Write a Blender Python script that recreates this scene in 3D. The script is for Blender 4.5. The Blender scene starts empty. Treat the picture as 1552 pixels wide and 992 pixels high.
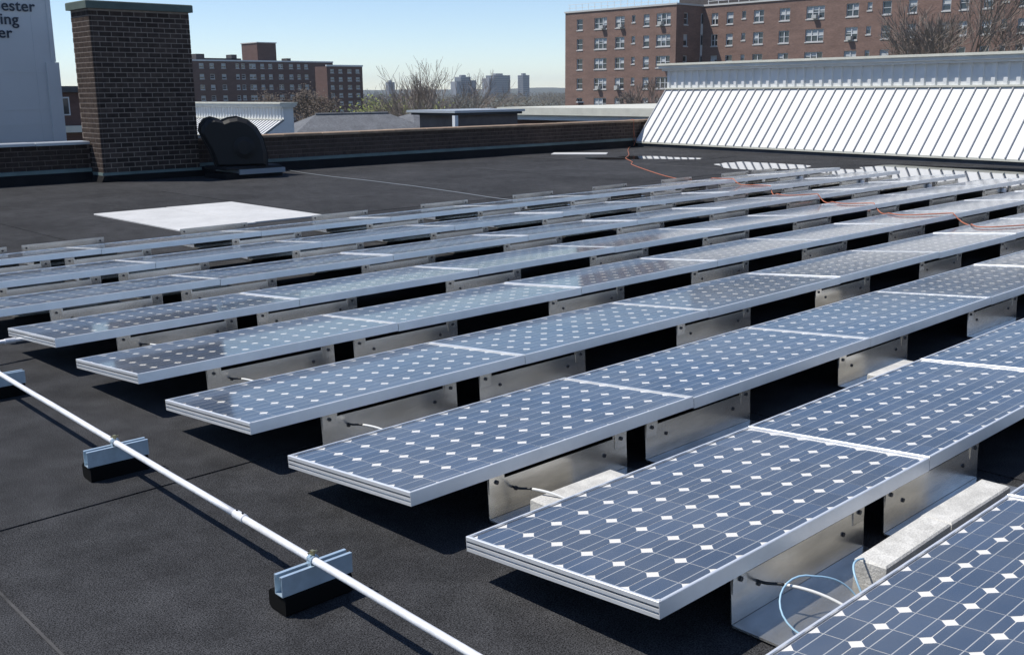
import bpy, math, random
from mathutils import Vector, Matrix

scene = bpy.context.scene
COL = scene.collection
R = math.radians
random.seed(7)

# ------------------------------------------------------------------ camera
cam_d = bpy.data.cameras.new('camera')
cam = bpy.data.objects.new('camera', cam_d)
COL.objects.link(cam)
cam.location = (-2.0208, -2.3570, 1.5522)
cam.rotation_euler = (R(77.121), R(0.494), R(-43.533))
cam_d.sensor_width = 36.0
cam_d.lens = 36.42
cam_d.clip_start = 0.05
cam_d.clip_end = 20000
scene.camera = cam

# ------------------------------------------------------------------ sky, sun, exposure
SUN = Vector((-0.44, 0.43, 1.0)).normalized()
SUN_EL = math.asin(SUN.z)
SUN_AZ = math.atan2(SUN.x, SUN.y)
world = bpy.data.worlds.new('World')
scene.world = world
world.use_nodes = True
wn = world.node_tree.nodes
bg = wn['Background']
sky = wn.new('ShaderNodeTexSky')
sky.sky_type = 'NISHITA'
sky.sun_disc = False
sky.sun_elevation = SUN_EL
sky.sun_rotation = SUN_AZ
sky.altitude = 0
sky.air_density = 0.78
sky.dust_density = 0.0
sky.ozone_density = 2.0
wb = wn.new('ShaderNodeVectorMath')          # camera white balance of the whole sky
wb.operation = 'MULTIPLY'
wb.inputs[1].default_value = (1.0, 1.02, 1.08)
world.node_tree.links.new(sky.outputs['Color'], wb.inputs[0])
world.node_tree.links.new(wb.outputs[0], bg.inputs['Color'])
bg.inputs['Strength'].default_value = 0.134
sd = bpy.data.lights.new('sun', 'SUN')
sd.energy = 5.0
sd.angle = R(0.53)
sd.color = (1.0, 0.955, 0.88)
sun = bpy.data.objects.new('sun', sd)
COL.objects.link(sun)
sun.location = (-30, 20, 60)
sun.rotation_euler = SUN.to_track_quat('Z', 'Y').to_euler()
scene.view_settings.view_transform = 'Standard'
scene.view_settings.look = 'None'
scene.view_settings.exposure = 0.0
scene.view_settings.gamma = 1.0
scene.view_settings.use_curve_mapping = False
scene.cycles.max_bounces = 8
scene.cycles.transparent_max_bounces = 12
scene.cycles.caustics_reflective = False
scene.cycles.caustics_refractive = False

# ------------------------------------------------------------------ materials
def mat(name, color, rough=0.7, metal=0.0, spec=0.5, vary=0.0, vscale=4.0, rnd=0.0,
        bump=0.0, bscale=60.0, speck=0.0, sscale=300.0, stretch=(1, 1, 1), coat=0.0, vary2=0.0, vscale2=5.0):
    m = bpy.data.materials.new(name)
    m.use_nodes = True
    nt = m.node_tree
    n, l = nt.nodes, nt.links
    b = n['Principled BSDF']
    b.inputs['Base Color'].default_value = (*color, 1)
    b.inputs['Roughness'].default_value = rough
    b.inputs['Metallic'].default_value = metal
    b.inputs['Specular IOR Level'].default_value = spec
    b.inputs['Coat Weight'].default_value = coat
    tc = n.new('ShaderNodeTexCoord')
    mp = n.new('ShaderNodeMapping')
    mp.inputs['Scale'].default_value = stretch
    geo = n.new('ShaderNodeNewGeometry')
    l.new(geo.outputs['Position'], mp.inputs['Vector'])
    vec = mp.outputs['Vector']
    fac = None

    def mul(a, c):
        x = n.new('ShaderNodeMath'); x.operation = 'MULTIPLY'
        l.new(a, x.inputs[0]); l.new(c, x.inputs[1]); return x.outputs[0]

    def rng(src, lo, hi, a=0.0, z=1.0):
        x = n.new('ShaderNodeMapRange')
        x.inputs['From Min'].default_value = a; x.inputs['From Max'].default_value = z
        x.inputs['To Min'].default_value = lo; x.inputs['To Max'].default_value = hi
        l.new(src, x.inputs['Value']); return x.outputs['Result']
    if vary:
        t = n.new('ShaderNodeTexNoise'); t.inputs['Scale'].default_value = vscale
        t.inputs['Detail'].default_value = 6; t.inputs['Roughness'].default_value = 0.6
        l.new(vec, t.inputs['Vector'])
        fac = rng(t.outputs['Fac'], 1 - vary, 1 + vary, 0.3, 0.7)
    if vary2:
        t = n.new('ShaderNodeTexNoise'); t.inputs['Scale'].default_value = vscale2
        t.inputs['Detail'].default_value = 5; t.inputs['Roughness'].default_value = 0.65
        l.new(vec, t.inputs['Vector'])
        f4 = rng(t.outputs['Fac'], 1 - vary2, 1 + vary2, 0.32, 0.68)
        fac = mul(fac, f4) if fac else f4
    if speck:
        t = n.new('ShaderNodeTexNoise'); t.inputs['Scale'].default_value = sscale
        t.inputs['Detail'].default_value = 2
        l.new(vec, t.inputs['Vector'])
        f2 = rng(t.outputs['Fac'], 1 - speck, 1 + speck, 0.3, 0.7)
        fac = mul(fac, f2) if fac else f2
    if rnd:
        oi = n.new('ShaderNodeObjectInfo')
        f3 = rng(oi.outputs['Random'], 1 - rnd, 1 + rnd)
        fac = mul(fac, f3) if fac else f3
    if fac:
        vm = n.new('ShaderNodeVectorMath'); vm.operation = 'SCALE'
        vm.inputs[0].default_value = color
        l.new(fac, vm.inputs['Scale'])
        l.new(vm.outputs[0], b.inputs['Base Color'])
    if bump:
        t = n.new('ShaderNodeTexNoise'); t.inputs['Scale'].default_value = bscale
        t.inputs['Detail'].default_value = 4
        l.new(vec, t.inputs['Vector'])
        bp = n.new('ShaderNodeBump'); bp.inputs['Strength'].default_value = bump
        bp.inputs['Distance'].default_value = 0.02
        l.new(t.outputs['Fac'], bp.inputs['Height'])
        l.new(bp.outputs['Normal'], b.inputs['Normal'])
    return m

def glass_mat(name, ior, rough, tint=(1, 1, 1), dusty=0.0):
    m = bpy.data.materials.new(name); m.use_nodes = True
    nt = m.node_tree; n, l = nt.nodes, nt.links
    n.remove(n['Principled BSDF'])
    out = n['Material Output']
    tr = n.new('ShaderNodeBsdfTransparent'); tr.inputs['Color'].default_value = (*tint, 1)
    gl = n.new('ShaderNodeBsdfGlossy'); gl.inputs['Roughness'].default_value = rough
    fr = n.new('ShaderNodeFresnel'); fr.inputs['IOR'].default_value = ior
    mx = n.new('ShaderNodeMixShader')
    l.new(fr.outputs[0], mx.inputs['Fac']); l.new(tr.outputs[0], mx.inputs[1]); l.new(gl.outputs[0], mx.inputs[2])
    last = mx.outputs[0]
    if dusty:
        df = n.new('ShaderNodeBsdfDiffuse'); df.inputs['Color'].default_value = (0.55, 0.55, 0.52, 1)
        geo = n.new('ShaderNodeNewGeometry')
        t = n.new('ShaderNodeTexNoise'); t.inputs['Scale'].default_value = 2.3; t.inputs['Detail'].default_value = 7
        l.new(geo.outputs['Position'], t.inputs['Vector'])
        mr = n.new('ShaderNodeMapRange'); mr.inputs['From Min'].default_value = 0.3; mr.inputs['From Max'].default_value = 0.75
        mr.inputs['To Min'].default_value = 0.0; mr.inputs['To Max'].default_value = dusty * 2.2
        l.new(t.outputs['Fac'], mr.inputs['Value'])
        m2 = n.new('ShaderNodeMixShader')
        l.new(mr.outputs[0], m2.inputs['Fac']); l.new(last, m2.inputs[1]); l.new(df.outputs[0], m2.inputs[2])
        last = m2.outputs[0]
    l.new(last, out.inputs['Surface'])
    return m

def cell_mat():
    m = bpy.data.materials.new('silicon_cell'); m.use_nodes = True
    nt = m.node_tree; n, l = nt.nodes, nt.links
    b = n['Principled BSDF']
    uv = n.new('ShaderNodeUVMap'); uv.uv_map = 'cell'
    sp = n.new('ShaderNodeSeparateXYZ'); l.new(uv.outputs['UV'], sp.inputs[0])

    def line(src, c, w):
        a = n.new('ShaderNodeMath'); a.operation = 'SUBTRACT'; l.new(src, a.inputs[0]); a.inputs[1].default_value = c
        d = n.new('ShaderNodeMath'); d.operation = 'ABSOLUTE'; l.new(a.outputs[0], d.inputs[0])
        e = n.new('ShaderNodeMath'); e.operation = 'LESS_THAN'; l.new(d.outputs[0], e.inputs[0]); e.inputs[1].default_value = w
        return e.outputs[0]
    l1 = line(sp.outputs['Y'], 0.26, 0.012); l2 = line(sp.outputs['Y'], 0.74, 0.012)
    mx = n.new('ShaderNodeMath'); mx.operation = 'MAXIMUM'; l.new(l1, mx.inputs[0]); l.new(l2, mx.inputs[1])
    # fine fingers across the busbars
    f = n.new('ShaderNodeMath'); f.operation = 'MULTIPLY'; l.new(sp.outputs['X'], f.inputs[0]); f.inputs[1].default_value = 50
    g = n.new('ShaderNodeMath'); g.operation = 'FRACT'; l.new(f.outputs[0], g.inputs[0])
    h = n.new('ShaderNodeMath'); h.operation = 'LESS_THAN'; l.new(g.outputs[0], h.inputs[0]); h.inputs[1].default_value = 0.08
    hs = n.new('ShaderNodeMath'); hs.operation = 'MULTIPLY'; l.new(h.outputs[0], hs.inputs[0]); hs.inputs[1].default_value = 0.30
    mm = n.new('ShaderNodeMath'); mm.operation = 'MAXIMUM'; l.new(mx.outputs[0], mm.inputs[0]); l.new(hs.outputs[0], mm.inputs[1])
    geo = n.new('ShaderNodeNewGeometry')
    t = n.new('ShaderNodeTexNoise'); t.inputs['Scale'].default_value = 3.0; t.inputs['Detail'].default_value = 3
    l.new(geo.outputs['Position'], t.inputs['Vector'])
    oi = n.new('ShaderNodeObjectInfo')
    uv2 = n.new('ShaderNodeUVMap'); uv2.uv_map = 'tone'
    s2 = n.new('ShaderNodeSeparateXYZ'); l.new(uv2.outputs['UV'], s2.inputs[0])
    ad = n.new('ShaderNodeMath'); ad.operation = 'ADD'; l.new(oi.outputs['Random'], ad.inputs[0]); l.new(s2.outputs['X'], ad.inputs[1])
    fc = n.new('ShaderNodeMath'); fc.operation = 'FRACT'; l.new(ad.outputs[0], fc.inputs[0])
    tn = n.new('ShaderNodeMapRange'); tn.inputs['To Min'].default_value = 0.86; tn.inputs['To Max'].default_value = 1.14
    l.new(fc.outputs[0], tn.inputs['Value'])
    cr = n.new('ShaderNodeValToRGB')
    cr.color_ramp.elements[0].position = 0.3; cr.color_ramp.elements[0].color = (0.039, 0.072, 0.142, 1)
    cr.color_ramp.elements[1].position = 0.7; cr.color_ramp.elements[1].color = (0.049, 0.085, 0.164, 1)
    l.new(t.outputs['Fac'], cr.inputs['Fac'])
    mix = n.new('ShaderNodeMix'); mix.data_type = 'RGBA'
    tv = n.new('ShaderNodeVectorMath'); tv.operation = 'SCALE'
    l.new(cr.outputs['Color'], tv.inputs[0]); l.new(tn.outputs['Result'], tv.inputs['Scale'])
    l.new(mm.outputs[0], mix.inputs['Factor']); l.new(tv.outputs[0], mix.inputs['A'])
    mix.inputs['B'].default_value = (0.50, 0.53, 0.58, 1)
    l.new(mix.outputs['Result'], b.inputs['Base Color'])
    b.inputs['Roughness'].default_value = 0.45
    b.inputs['Specular IOR Level'].default_value = 0.3
    return m

M = {}
M['roof'] = mat('granulated_cap_sheet', (0.043, 0.0435, 0.046), 0.9, spec=0.12, vary=0.30, vscale=0.7, vary2=0.24, vscale2=5.5, rnd=0.08, bump=0.5, bscale=230, speck=0.95, sscale=215)
M['lap'] = mat('asphalt_lap', (0.012, 0.012, 0.012), 0.6, vary=0.3, vscale=9)
M['dustlap'] = mat('dusty_lap', (0.058, 0.056, 0.055), 0.9, vary=0.6, vscale=6)
M['tar'] = mat('black_membrane', (0.010, 0.010, 0.011), 0.8, spec=0.15, vary=0.3, vscale=3)
M['alu'] = mat('anodised_aluminium', (0.80, 0.81, 0.82), 0.33, metal=0.45, vary=0.06, vscale=7)
M['galv'] = mat('galvanised_sheet', (0.71, 0.695, 0.66), 0.23, metal=0.86, vary=0.22, vscale=5, rnd=0.10, stretch=(0.6, 1, 2.5))
M['bolt'] = mat('dark_bolt', (0.05, 0.05, 0.055), 0.5, metal=0.5)
M['back'] = mat('white_backsheet', (0.92, 0.92, 0.93), 0.6)
M['under'] = mat('dark_shade_backing', (0.02, 0.02, 0.022), 0.7)  # near-black colour standing in for deep shade under the panels
M['cell'] = cell_mat()
M['pvglass'] = glass_mat('solar_glass', 1.52, 0.09, dusty=0.04)
M['concrete'] = mat('concrete_block', (0.53, 0.52, 0.49), 0.9, vary=0.2, vscale=14, bump=0.2, bscale=120, speck=0.2, sscale=200)
M['emt'] = mat('painted_conduit', (0.76, 0.76, 0.77), 0.45, metal=0.2, vary=0.14, vscale=7, vary2=0.08, vscale2=45)
M['strut'] = mat('zinc_strut', (0.52, 0.64, 0.73), 0.38, metal=0.55, vary=0.12, vscale=20)  # blue of the reflected sky is put into the base colour
M['rubber'] = mat('black_rubber', (0.006, 0.006, 0.006), 0.9, spec=0.1)
M['brass'] = mat('yellow_zinc', (0.42, 0.38, 0.22), 0.4, metal=0.8)
M['cable_w'] = mat('white_cable', (0.75, 0.75, 0.72), 0.5)
M['cable_b'] = mat('pale_blue_cable', (0.35, 0.55, 0.70), 0.4)
M['cable_k'] = mat('black_cable', (0.02, 0.02, 0.02), 0.5)
M['orange'] = mat('orange_cord', (0.52, 0.17, 0.09), 0.6)
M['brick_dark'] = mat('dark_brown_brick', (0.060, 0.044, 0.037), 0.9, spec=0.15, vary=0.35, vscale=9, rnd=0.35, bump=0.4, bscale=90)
M['mortar'] = mat('pale_mortar', (0.28, 0.235, 0.205), 0.95, spec=0.1, vary=0.2, vscale=12)
M['mortar_dark'] = mat('weathered_mortar', (0.15, 0.12, 0.105), 0.95, vary=0.3, vscale=6)
M['coping'] = mat('terracotta_coping', (0.28, 0.195, 0.13), 0.8, vary=0.35, vscale=2.5)
M['coping_grey'] = mat('zinc_coping', (0.42, 0.45, 0.48), 0.45, metal=0.3)
M['copper'] = mat('verdigris_flashing', (0.13, 0.18, 0.175), 0.75, vary=0.25, vscale=2)
M['bulkhead'] = mat('grey_brown_brick', (0.16, 0.135, 0.125), 0.9, vary=0.2, vscale=3)
M['capgreen'] = mat('green_cap_sheet', (0.085, 0.115, 0.10), 0.8, vary=0.2, vscale=3)
M['blackpaint'] = mat('matt_black_paint', (0.009, 0.009, 0.010), 0.6, spec=0.35, vary=0.2, vscale=3)
M['greysteel'] = mat('grey_curb_cap', (0.24, 0.27, 0.30), 0.6, metal=0.2)
M['board'] = mat('white_board', (0.52, 0.52, 0.515), 0.8, vary=0.10, vscale=1.6, vary2=0.05, vscale2=14)
M['whitemetal'] = mat('white_painted_roof_sheet', (0.66, 0.67, 0.675), 0.5, vary=0.07, vscale=1.5, rnd=0.04, stretch=(1, 3, 0.5))
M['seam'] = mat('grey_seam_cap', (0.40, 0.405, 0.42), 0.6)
M['cream'] = mat('cream_trim', (0.60, 0.59, 0.51), 0.6, vary=0.1, vscale=3)
M['greymetal'] = mat('grey_painted_cladding', (0.64, 0.655, 0.66), 0.6, vary=0.06, vscale=2)
M['fascia'] = mat('weathered_fascia', (0.60, 0.60, 0.57), 0.6, vary=0.12, vscale=2)
M['curb'] = mat('dark_curb', (0.07, 0.07, 0.075), 0.8, vary=0.2, vscale=3)
M['aptbrick'] = mat('red_brown_brick', (0.200, 0.128, 0.104), 0.9, vary=0.16, vscale=0.5, speck=0.14, sscale=3.2, stretch=(1, 1, 3))
M['aptbrick2'] = mat('dark_red_brick', (0.115, 0.066, 0.055), 0.9, vary=0.15, vscale=0.4, speck=0.14, sscale=2.5, stretch=(1, 1, 3))
M['winframe'] = mat('white_window_frame', (0.56, 0.57, 0.58), 0.5)
M['sill'] = mat('stone_sill', (0.52, 0.51, 0.49), 0.8)
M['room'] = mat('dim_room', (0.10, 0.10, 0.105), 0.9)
M['blind'] = mat('pale_blind', (0.46, 0.48, 0.49), 0.85)
M['ac'] = mat('air_conditioner_grey', (0.45, 0.45, 0.43), 0.6)
M['rail'] = mat('white_rail', (0.75, 0.77, 0.78), 0.5)
M['penthouse'] = mat('dark_penthouse', (0.07, 0.065, 0.065), 0.8, vary=0.2, vscale=1)
M['whitewall'] = mat('white_wall_panel', (0.62, 0.63, 0.63), 0.75, vary=0.05, vscale=0.8)
M['ink'] = mat('dark_lettering', (0.03, 0.04, 0.06), 0.6)
M['shingle'] = mat('grey_shingle', (0.13, 0.135, 0.145), 0.9, vary=0.2, vscale=1.5, speck=0.2, sscale=9)
M['siding'] = mat('pale_siding', (0.5, 0.5, 0.47), 0.8, vary=0.1, vscale=2)
M['bark'] = mat('grey_brown_bark', (0.23, 0.19, 0.16), 0.9, vary=0.2, vscale=3)
M['budtwig'] = mat('budding_twigs', (0.115, 0.088, 0.066), 0.9, rnd=0.1, vary=0.25, vscale=1.0)
M['spring'] = mat('spring_leaves', (0.20, 0.23, 0.055), 0.8, vary=0.35, vscale=1.5)
M['wood'] = mat('far_bare_wood', (0.095, 0.085, 0.065), 0.95, vary=0.35, vscale=0.05)
M['hill'] = mat('far_hill', (0.075, 0.085, 0.075), 0.95, vary=0.3, vscale=0.004)
M['ground'] = mat('ground', (0.09, 0.095, 0.07), 0.95, vary=0.4, vscale=0.05)
M['tower'] = mat('grey_tower', (0.20, 0.21, 0.235), 0.8, vary=0.06, vscale=0.1)
M['towerglass'] = mat('tower_glazing', (0.07, 0.09, 0.12), 0.3)
M['winglass'] = mat('window_glass', (0.03, 0.035, 0.04), 0.06, spec=0.8)
M['water'] = mat('rain_water', (0.01, 0.011, 0.012), 0.03, spec=0.6, bump=0.015, bscale=6)

# ------------------------------------------------------------------ helpers
def put(o, parent=None):
    COL.objects.link(o)
    if parent is not None:
        o.parent = parent
    return o

def tag(o, label=None, cat=None, group=None, kind=None):
    if label: o['label'] = label
    if cat: o['category'] = cat
    if group: o['group'] = group
    if kind: o['kind'] = kind
    return o

def thing(name, loc, label, cat, group=None, rot=(0, 0, 0)):
    o = bpy.data.objects.new(name, None)
    o.empty_display_size = 0.2
    o.location = loc; o.rotation_euler = rot
    put(o)
    return tag(o, label, cat, group)

class MB:
    def __init__(s): s.v = []; s.f = []
    def quad(s, *p):
        i = len(s.v); s.v += [tuple(q) for q in p]; s.f.append(tuple(range(i, i + len(p)))); return s
    def box(s, x0, x1, y0, y1, z0, z1):
        i = len(s.v)
        s.v += [(x0, y0, z0), (x1, y0, z0), (x1, y1, z0), (x0, y1, z0), (x0, y0, z1), (x1, y0, z1), (x1, y1, z1), (x0, y1, z1)]
        s.f += [(i, i+3, i+2, i+1), (i+4, i+5, i+6, i+7), (i, i+1, i+5, i+4), (i+1, i+2, i+6, i+5), (i+2, i+3, i+7, i+6), (i+3, i, i+4, i+7)]
        return s
    def bbox(s, x0, x1, y0, y1, z0, z1, b):      # box with its top edges bevelled
        i = len(s.v)
        for (a, z) in ((0, z0), (0, z1 - b), (b, z1)):
            s.v += [(x0+a, y0+a, z), (x1-a, y0+a, z), (x1-a, y1-a, z), (x0+a, y1-a, z)]
        s.f.append((i, i+3, i+2, i+1)); s.f.append((i+8, i+9, i+10, i+11))
        for r in (0, 4):
            for k in range(4):
                a, c = i+r+k, i+r+(k+1) % 4
                s.f.append((a, c, c+4, a+4))
        return s
    def ext(s, prof, a, b, axis):                # closed profile extruded along axis ('x': prof=(y,z); 'y': prof=(x,z); 'z': (x,y))
        i = len(s.v); n = len(prof)
        for t in (a, b):
            for (p, q) in prof:
                s.v.append((t, p, q) if axis == 'x' else (p, t, q) if axis == 'y' else (p, q, t))
        s.f.append(tuple(range(i, i+n))); s.f.append(tuple(range(i+2*n-1, i+n-1, -1)))
        for k in range(n):
            c = (k+1) % n
            s.f.append((i+k, i+n+k, i+n+c, i+c))
        return s
    def tube(s, pts, rad, n=8, cap=True):
        pts = [Vector(p) for p in pts]
        rs = rad if isinstance(rad, (list, tuple)) else [rad]*len(pts)
        i0 = len(s.v)
        up = None
        for k, p in enumerate(pts):
            d = (pts[min(k+1, len(pts)-1)] - pts[max(k-1, 0)])
            if d.length < 1e-9: d = Vector((0, 0, 1))
            d.normalize()
            if up is None:
                up = d.orthogonal().normalized()
            up = (up - d*up.dot(d))
            up = up.normalized() if up.length > 1e-6 else d.orthogonal().normalized()
            w = d.cross(up)
            for j in range(n):
                a = 2*math.pi*j/n
                s.v.append(tuple(p + (up*math.cos(a) + w*math.sin(a))*rs[k]))
        for k in range(len(pts)-1):
            for j in range(n):
                a = i0+k*n+j; b = i0+k*n+(j+1) % n
                s.f.append((a, b, b+n, a+n))
        if cap:
            s.f.append(tuple(range(i0+n-1, i0-1, -1)))
            e = i0+(len(pts)-1)*n
            s.f.append(tuple(range(e, e+n)))
        return s
    def mesh(s, name, m, smooth=False):
        me = bpy.data.meshes.new(name)
        me.from_pydata(s.v, [], s.f)
        me.materials.append(m)
        me.validate(); me.update()
        if smooth:
            for p in me.polygons: p.use_smooth = True
        return me
    def build(s, name, m, parent=None, smooth=False, fix=True):
        me = s.mesh(name, m, smooth)
        if fix:
            import bmesh
            bm = bmesh.new(); bm.from_mesh(me)
            bmesh.ops.recalc_face_normals(bm, faces=bm.faces)
            bm.to_mesh(me); bm.free()
        return put(bpy.data.objects.new(name, me), parent)

def inst(name, me, parent=None, loc=(0, 0, 0), rot=None):
    o = bpy.data.objects.new(name, me); o.location = loc
    if rot: o.rotation_euler = rot
    return put(o, parent)

ORD = ['first', 'second', 'third', 'fourth', 'fifth', 'sixth', 'seventh', 'eighth', 'ninth', 'tenth']

# ================================================================== SETTING
GZ = -11.0
g = MB()
N = 24
g.quad((-3600, -3600, GZ), (3600, -3600, GZ), (3600, 3600, GZ), (-3600, 3600, GZ))
tag(g.build('ground', M['ground']), 'dull green and grey ground far below the roof', kind='structure')

roof = MB().box(-14, 26, -14, 17.35, GZ, -0.012).build('roof', M['tar'])
tag(roof, 'flat black roof of the building', kind='structure')
XB = [-13.9, -7.7, -4.4, -1.12, 2.18, 5.5, 8.82, 12.1, 15.4, 18.7]
k = 0
for i in range(len(XB)-1):
    y = -13.9 + (i*2.37) % 4.9
    cuts = [-13.9]
    base = 1.5 if XB[i] == -1.12 else 1.5 + ((i*2.3) % 4.5)
    yy = base
    while yy > -13: yy -= 4.95
    yy += 4.95
    while yy < 16.3:
        if yy > -13.4: cuts.append(yy)
        yy += 4.95
    cuts.append(16.9)
    for j in range(len(cuts)-1):
        z = 0.0 - 0.004*((i+j) % 2)
        gx = 0.004
        b = MB().box(XB[i]+gx, XB[i+1]-gx*0.2, cuts[j]+gx, cuts[j+1]-gx*0.2, -0.011, z)
        b.build('roofing_sheet', M['roof'], roof)
# last sheets up to the clerestory
MB().box(18.71, 25.9, -13.9, 16.9, -0.011, -0.003).build('roofing_sheet', M['roof'], roof)
# dusty lap strips where grit has collected
MB().box(-1.128, -1.119, -6, 1.2, 0.001, 0.0025).build('lap_strip', M['dustlap'], roof)
MB().box(15.36, 15.42, 9.2, 16.3, 0.001, 0.0025).build('lap_strip', M['dustlap'], roof)

# puddles
def puddle(cx, cy, ax, ay, ang, seed, z=0.004):
    rr = random.Random(seed)
    ph = [rr.uniform(0, 6.28) for _ in range(4)]
    pts = []
    for i in range(48):
        a = 2*math.pi*i/48
        s = 1 + 0.16*math.sin(2*a+ph[0]) + 0.10*math.sin(3*a+ph[1]) + 0.07*math.sin(5*a+ph[2]) + 0.05*math.sin(9*a+ph[3])
        x, y = ax*s*math.cos(a), ay*s*math.sin(a)
        pts.append((cx + x*math.cos(ang)-y*math.sin(ang), cy + x*math.sin(ang)+y*math.cos(ang), z))
    o = MB().quad(*pts).build('puddle', M['water'], fix=False)
    return tag(o, kind='structure')
puddle(16.25, 13.55, 0.34, 0.70, R(38), 1)
puddle(17.15, 12.9, 0.45, 0.95, R(20), 2)
puddle(16.4, 9.7, 0.75, 1.25, R(-25), 3)
puddle(16.7, 5.2, 1.65, 3.6, R(-8), 4)

# hills, far wood
def ridge(name, dist, z0, amp, seed, m, a0=-20, a1=110, n=180):
    rr = random.Random(seed); b = MB()
    ph = [(rr.uniform(0, 6.28), f) for f in (3, 7, 13, 29, 61, 97)]
    pts = []
    for i in range(n+1):
        a = R(a0 + (a1-a0)*i/n)
        h = z0 + amp*sum(math.sin(a*f+p)/(1+0.5*q) for q, (p, f) in enumerate(ph))/2.2
        d = Vector((math.sin(a), math.cos(a), 0))
        pts.append((d*dist + Vector((0, 0, GZ)), d*(dist*1.06) + Vector((0, 0, h)), d*(dist*1.3) + Vector((0, 0, GZ))))
    for i in range(n):
        for j in range(2):
            b.quad(pts[i][j], pts[i+1][j], pts[i+1][j+1], pts[i][j+1])
    return tag(b.build(name, m, fix=False), kind='structure')
ridge('hill', 2600, 6.5, 5.0, 3, M['hill'])

def scatter_wood(name, clumps, m, seed, size):
    rr = random.Random(seed); b = MB()
    for (x, y, z, rx, rz, n) in clumps:
        for _ in range(n):
            u = Vector((rr.gauss(0, 1), rr.gauss(0, 1), rr.gauss(0, 1))).normalized()*(rr.random()**0.45)
            p = Vector((x+u.x*rx, y+u.y*rx, z+u.z*rz))
            d = Vector((rr.gauss(0, 1), rr.gauss(0, 1), abs(rr.gauss(0, 1))+0.3)).normalized()*size*rr.uniform(0.5, 1.4)
            w = d.orthogonal().normalized()*size*rr.uniform(0.10, 0.28)
            b.v += [tuple(p-w), tuple(p+w), tuple(p+d)]
            i = len(b.v); b.f.append((i-3, i-2, i-1))
    return b.build(name, m, fix=False)
rr = random.Random(11)
cl = []
for i in range(230):
    a = R(rr.uniform(30, 60)); d = rr.uniform(300, 1500)
    hz = rr.uniform(4.8, 6.3)
    cl.append((math.sin(a)*d, math.cos(a)*d, GZ+hz*0.9, rr.uniform(9, 20), hz, 420))
tag(scatter_wood('far_wood', cl, M['wood'], 5, 1.3), 'brown leafless wood spreading far beyond the parapet', kind='stuff')

# ================================================================== PARAPETS
BRL, BRH, JT = 0.208, 0.074, 0.0145
def brick_courses(x0, x1, z0, z1, rowf):
    z = z0; r = 0
    while z + BRH <= z1 + 0.002:
        x = x0 - (BRL+JT)*0.5*(r % 2)
        while x < x1 - 0.01:
            a, c = max(x, x0), min(x+BRL, x1)
            if c - a > 0.03: rowf(a, c, z)
            x += BRL+JT
        z += BRH+JT; r += 1

def parapet(name, x0, x1, yf, top, label, cope, mort):
    t = thing(name, ((x0+x1)/2, yf, 0), label, 'wall')
    ox, oy = (x0+x1)/2, yf
    MB().box(x0-ox, x1-ox, 0.008, 0.34, -0.01, top-0.06).build('mortar_core', mort, t)
    b = MB()
    jr = random.Random(int(x0*10))
    def one(a, c, z):
        p = jr.uniform(0, 0.005)
        b.box(a-ox, c-ox, -p, 0.05, z, z+BRH)
    brick_courses(x0, x1, 0.23, top-0.05, one)
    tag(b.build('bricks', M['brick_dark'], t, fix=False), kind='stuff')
    n = max(1, int((x1-x0)/0.9)); w = (x1-x0)/n
    for i in range(n):
        dz = jr.uniform(-0.003, 0.003)
        MB().bbox(x0-ox+i*w+0.004, x0-ox+(i+1)*w-0.004, -0.05, 0.38, top-0.055+dz, top+dz, 0.012).build('coping', cope, t)
    MB().ext([(-0.018, 0.17), (-0.03, 0.165), (-0.03, 0.225), (-0.012, 0.235), (0.01, 0.235), (0.01, 0.17)], x0-ox, x1-ox, 'x').build('flashing', M['copper'], t)
    MB().ext([(-0.11, 0.0), (-0.02, 0.19), (0.01, 0.19), (0.01, 0.0)], x0-ox, x1-ox, 'x').build('base_upstand', M['tar'], t)
    return t
parapet('brick_parapet', 7.52, 21.6, 16.5, 0.72, 'low dark brick parapet with terracotta coping along the far roof edge', M['coping'], M['mortar_dark'])
parapet('brick_parapet', -6.0, 5.6, 16.9, 0.72, 'dark brick parapet with grey metal coping beside the chimney and white building', M['coping_grey'], M['mortar_dark'])

# ================================================================== CHIMNEY
CX0, CX1, CY0, CY1, CZ = 5.62, 7.5, 16.42, 17.22, 3.06
ch = thing('brick_chimney', ((CX0+CX1)/2, (CY0+CY1)/2, 0), 'tall dark brick chimney with green metal cap rising from the roof edge', 'chimney')
ox, oy = (CX0+CX1)/2, (CY0+CY1)/2
MB().box(CX0+0.002-ox, CX1-0.002-ox, CY0+0.003-oy, CY1-0.002-oy, -0.01, CZ).build('mortar_core', M['mortar'], ch)
jr = random.Random(3)
cache = {}
def front_brick(a, c, z):
    L = round(c-a, 3)
    if L not in cache:
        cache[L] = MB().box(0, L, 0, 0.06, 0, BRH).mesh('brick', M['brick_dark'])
    inst('brick', cache[L], ch, (a-ox, CY0-oy-jr.uniform(0.0, 0.003), z))
brick_courses(CX0+0.05, CX1, 0.16, CZ-0.02, front_brick)
sb = MB()
def side(a, c, z):
    p = jr.uniform(0, 0.0015)
    sb.box(CX0-ox-p, CX0+0.05-ox-0.004, a-oy, c-oy, z, z+BRH)
    sb.box(CX1-0.05-ox, CX1+p-ox, max(a, CY0+0.065)-oy, c-oy, z, z+BRH) if c > CY0+0.08 else None
brick_courses(CY0, CY1, 0.16, CZ-0.02, side)
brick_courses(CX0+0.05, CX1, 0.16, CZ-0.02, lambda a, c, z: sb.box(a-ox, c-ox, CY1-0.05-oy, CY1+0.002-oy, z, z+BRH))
tag(sb.build('bricks', M['brick_dark'], ch, fix=False), kind='stuff')
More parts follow.
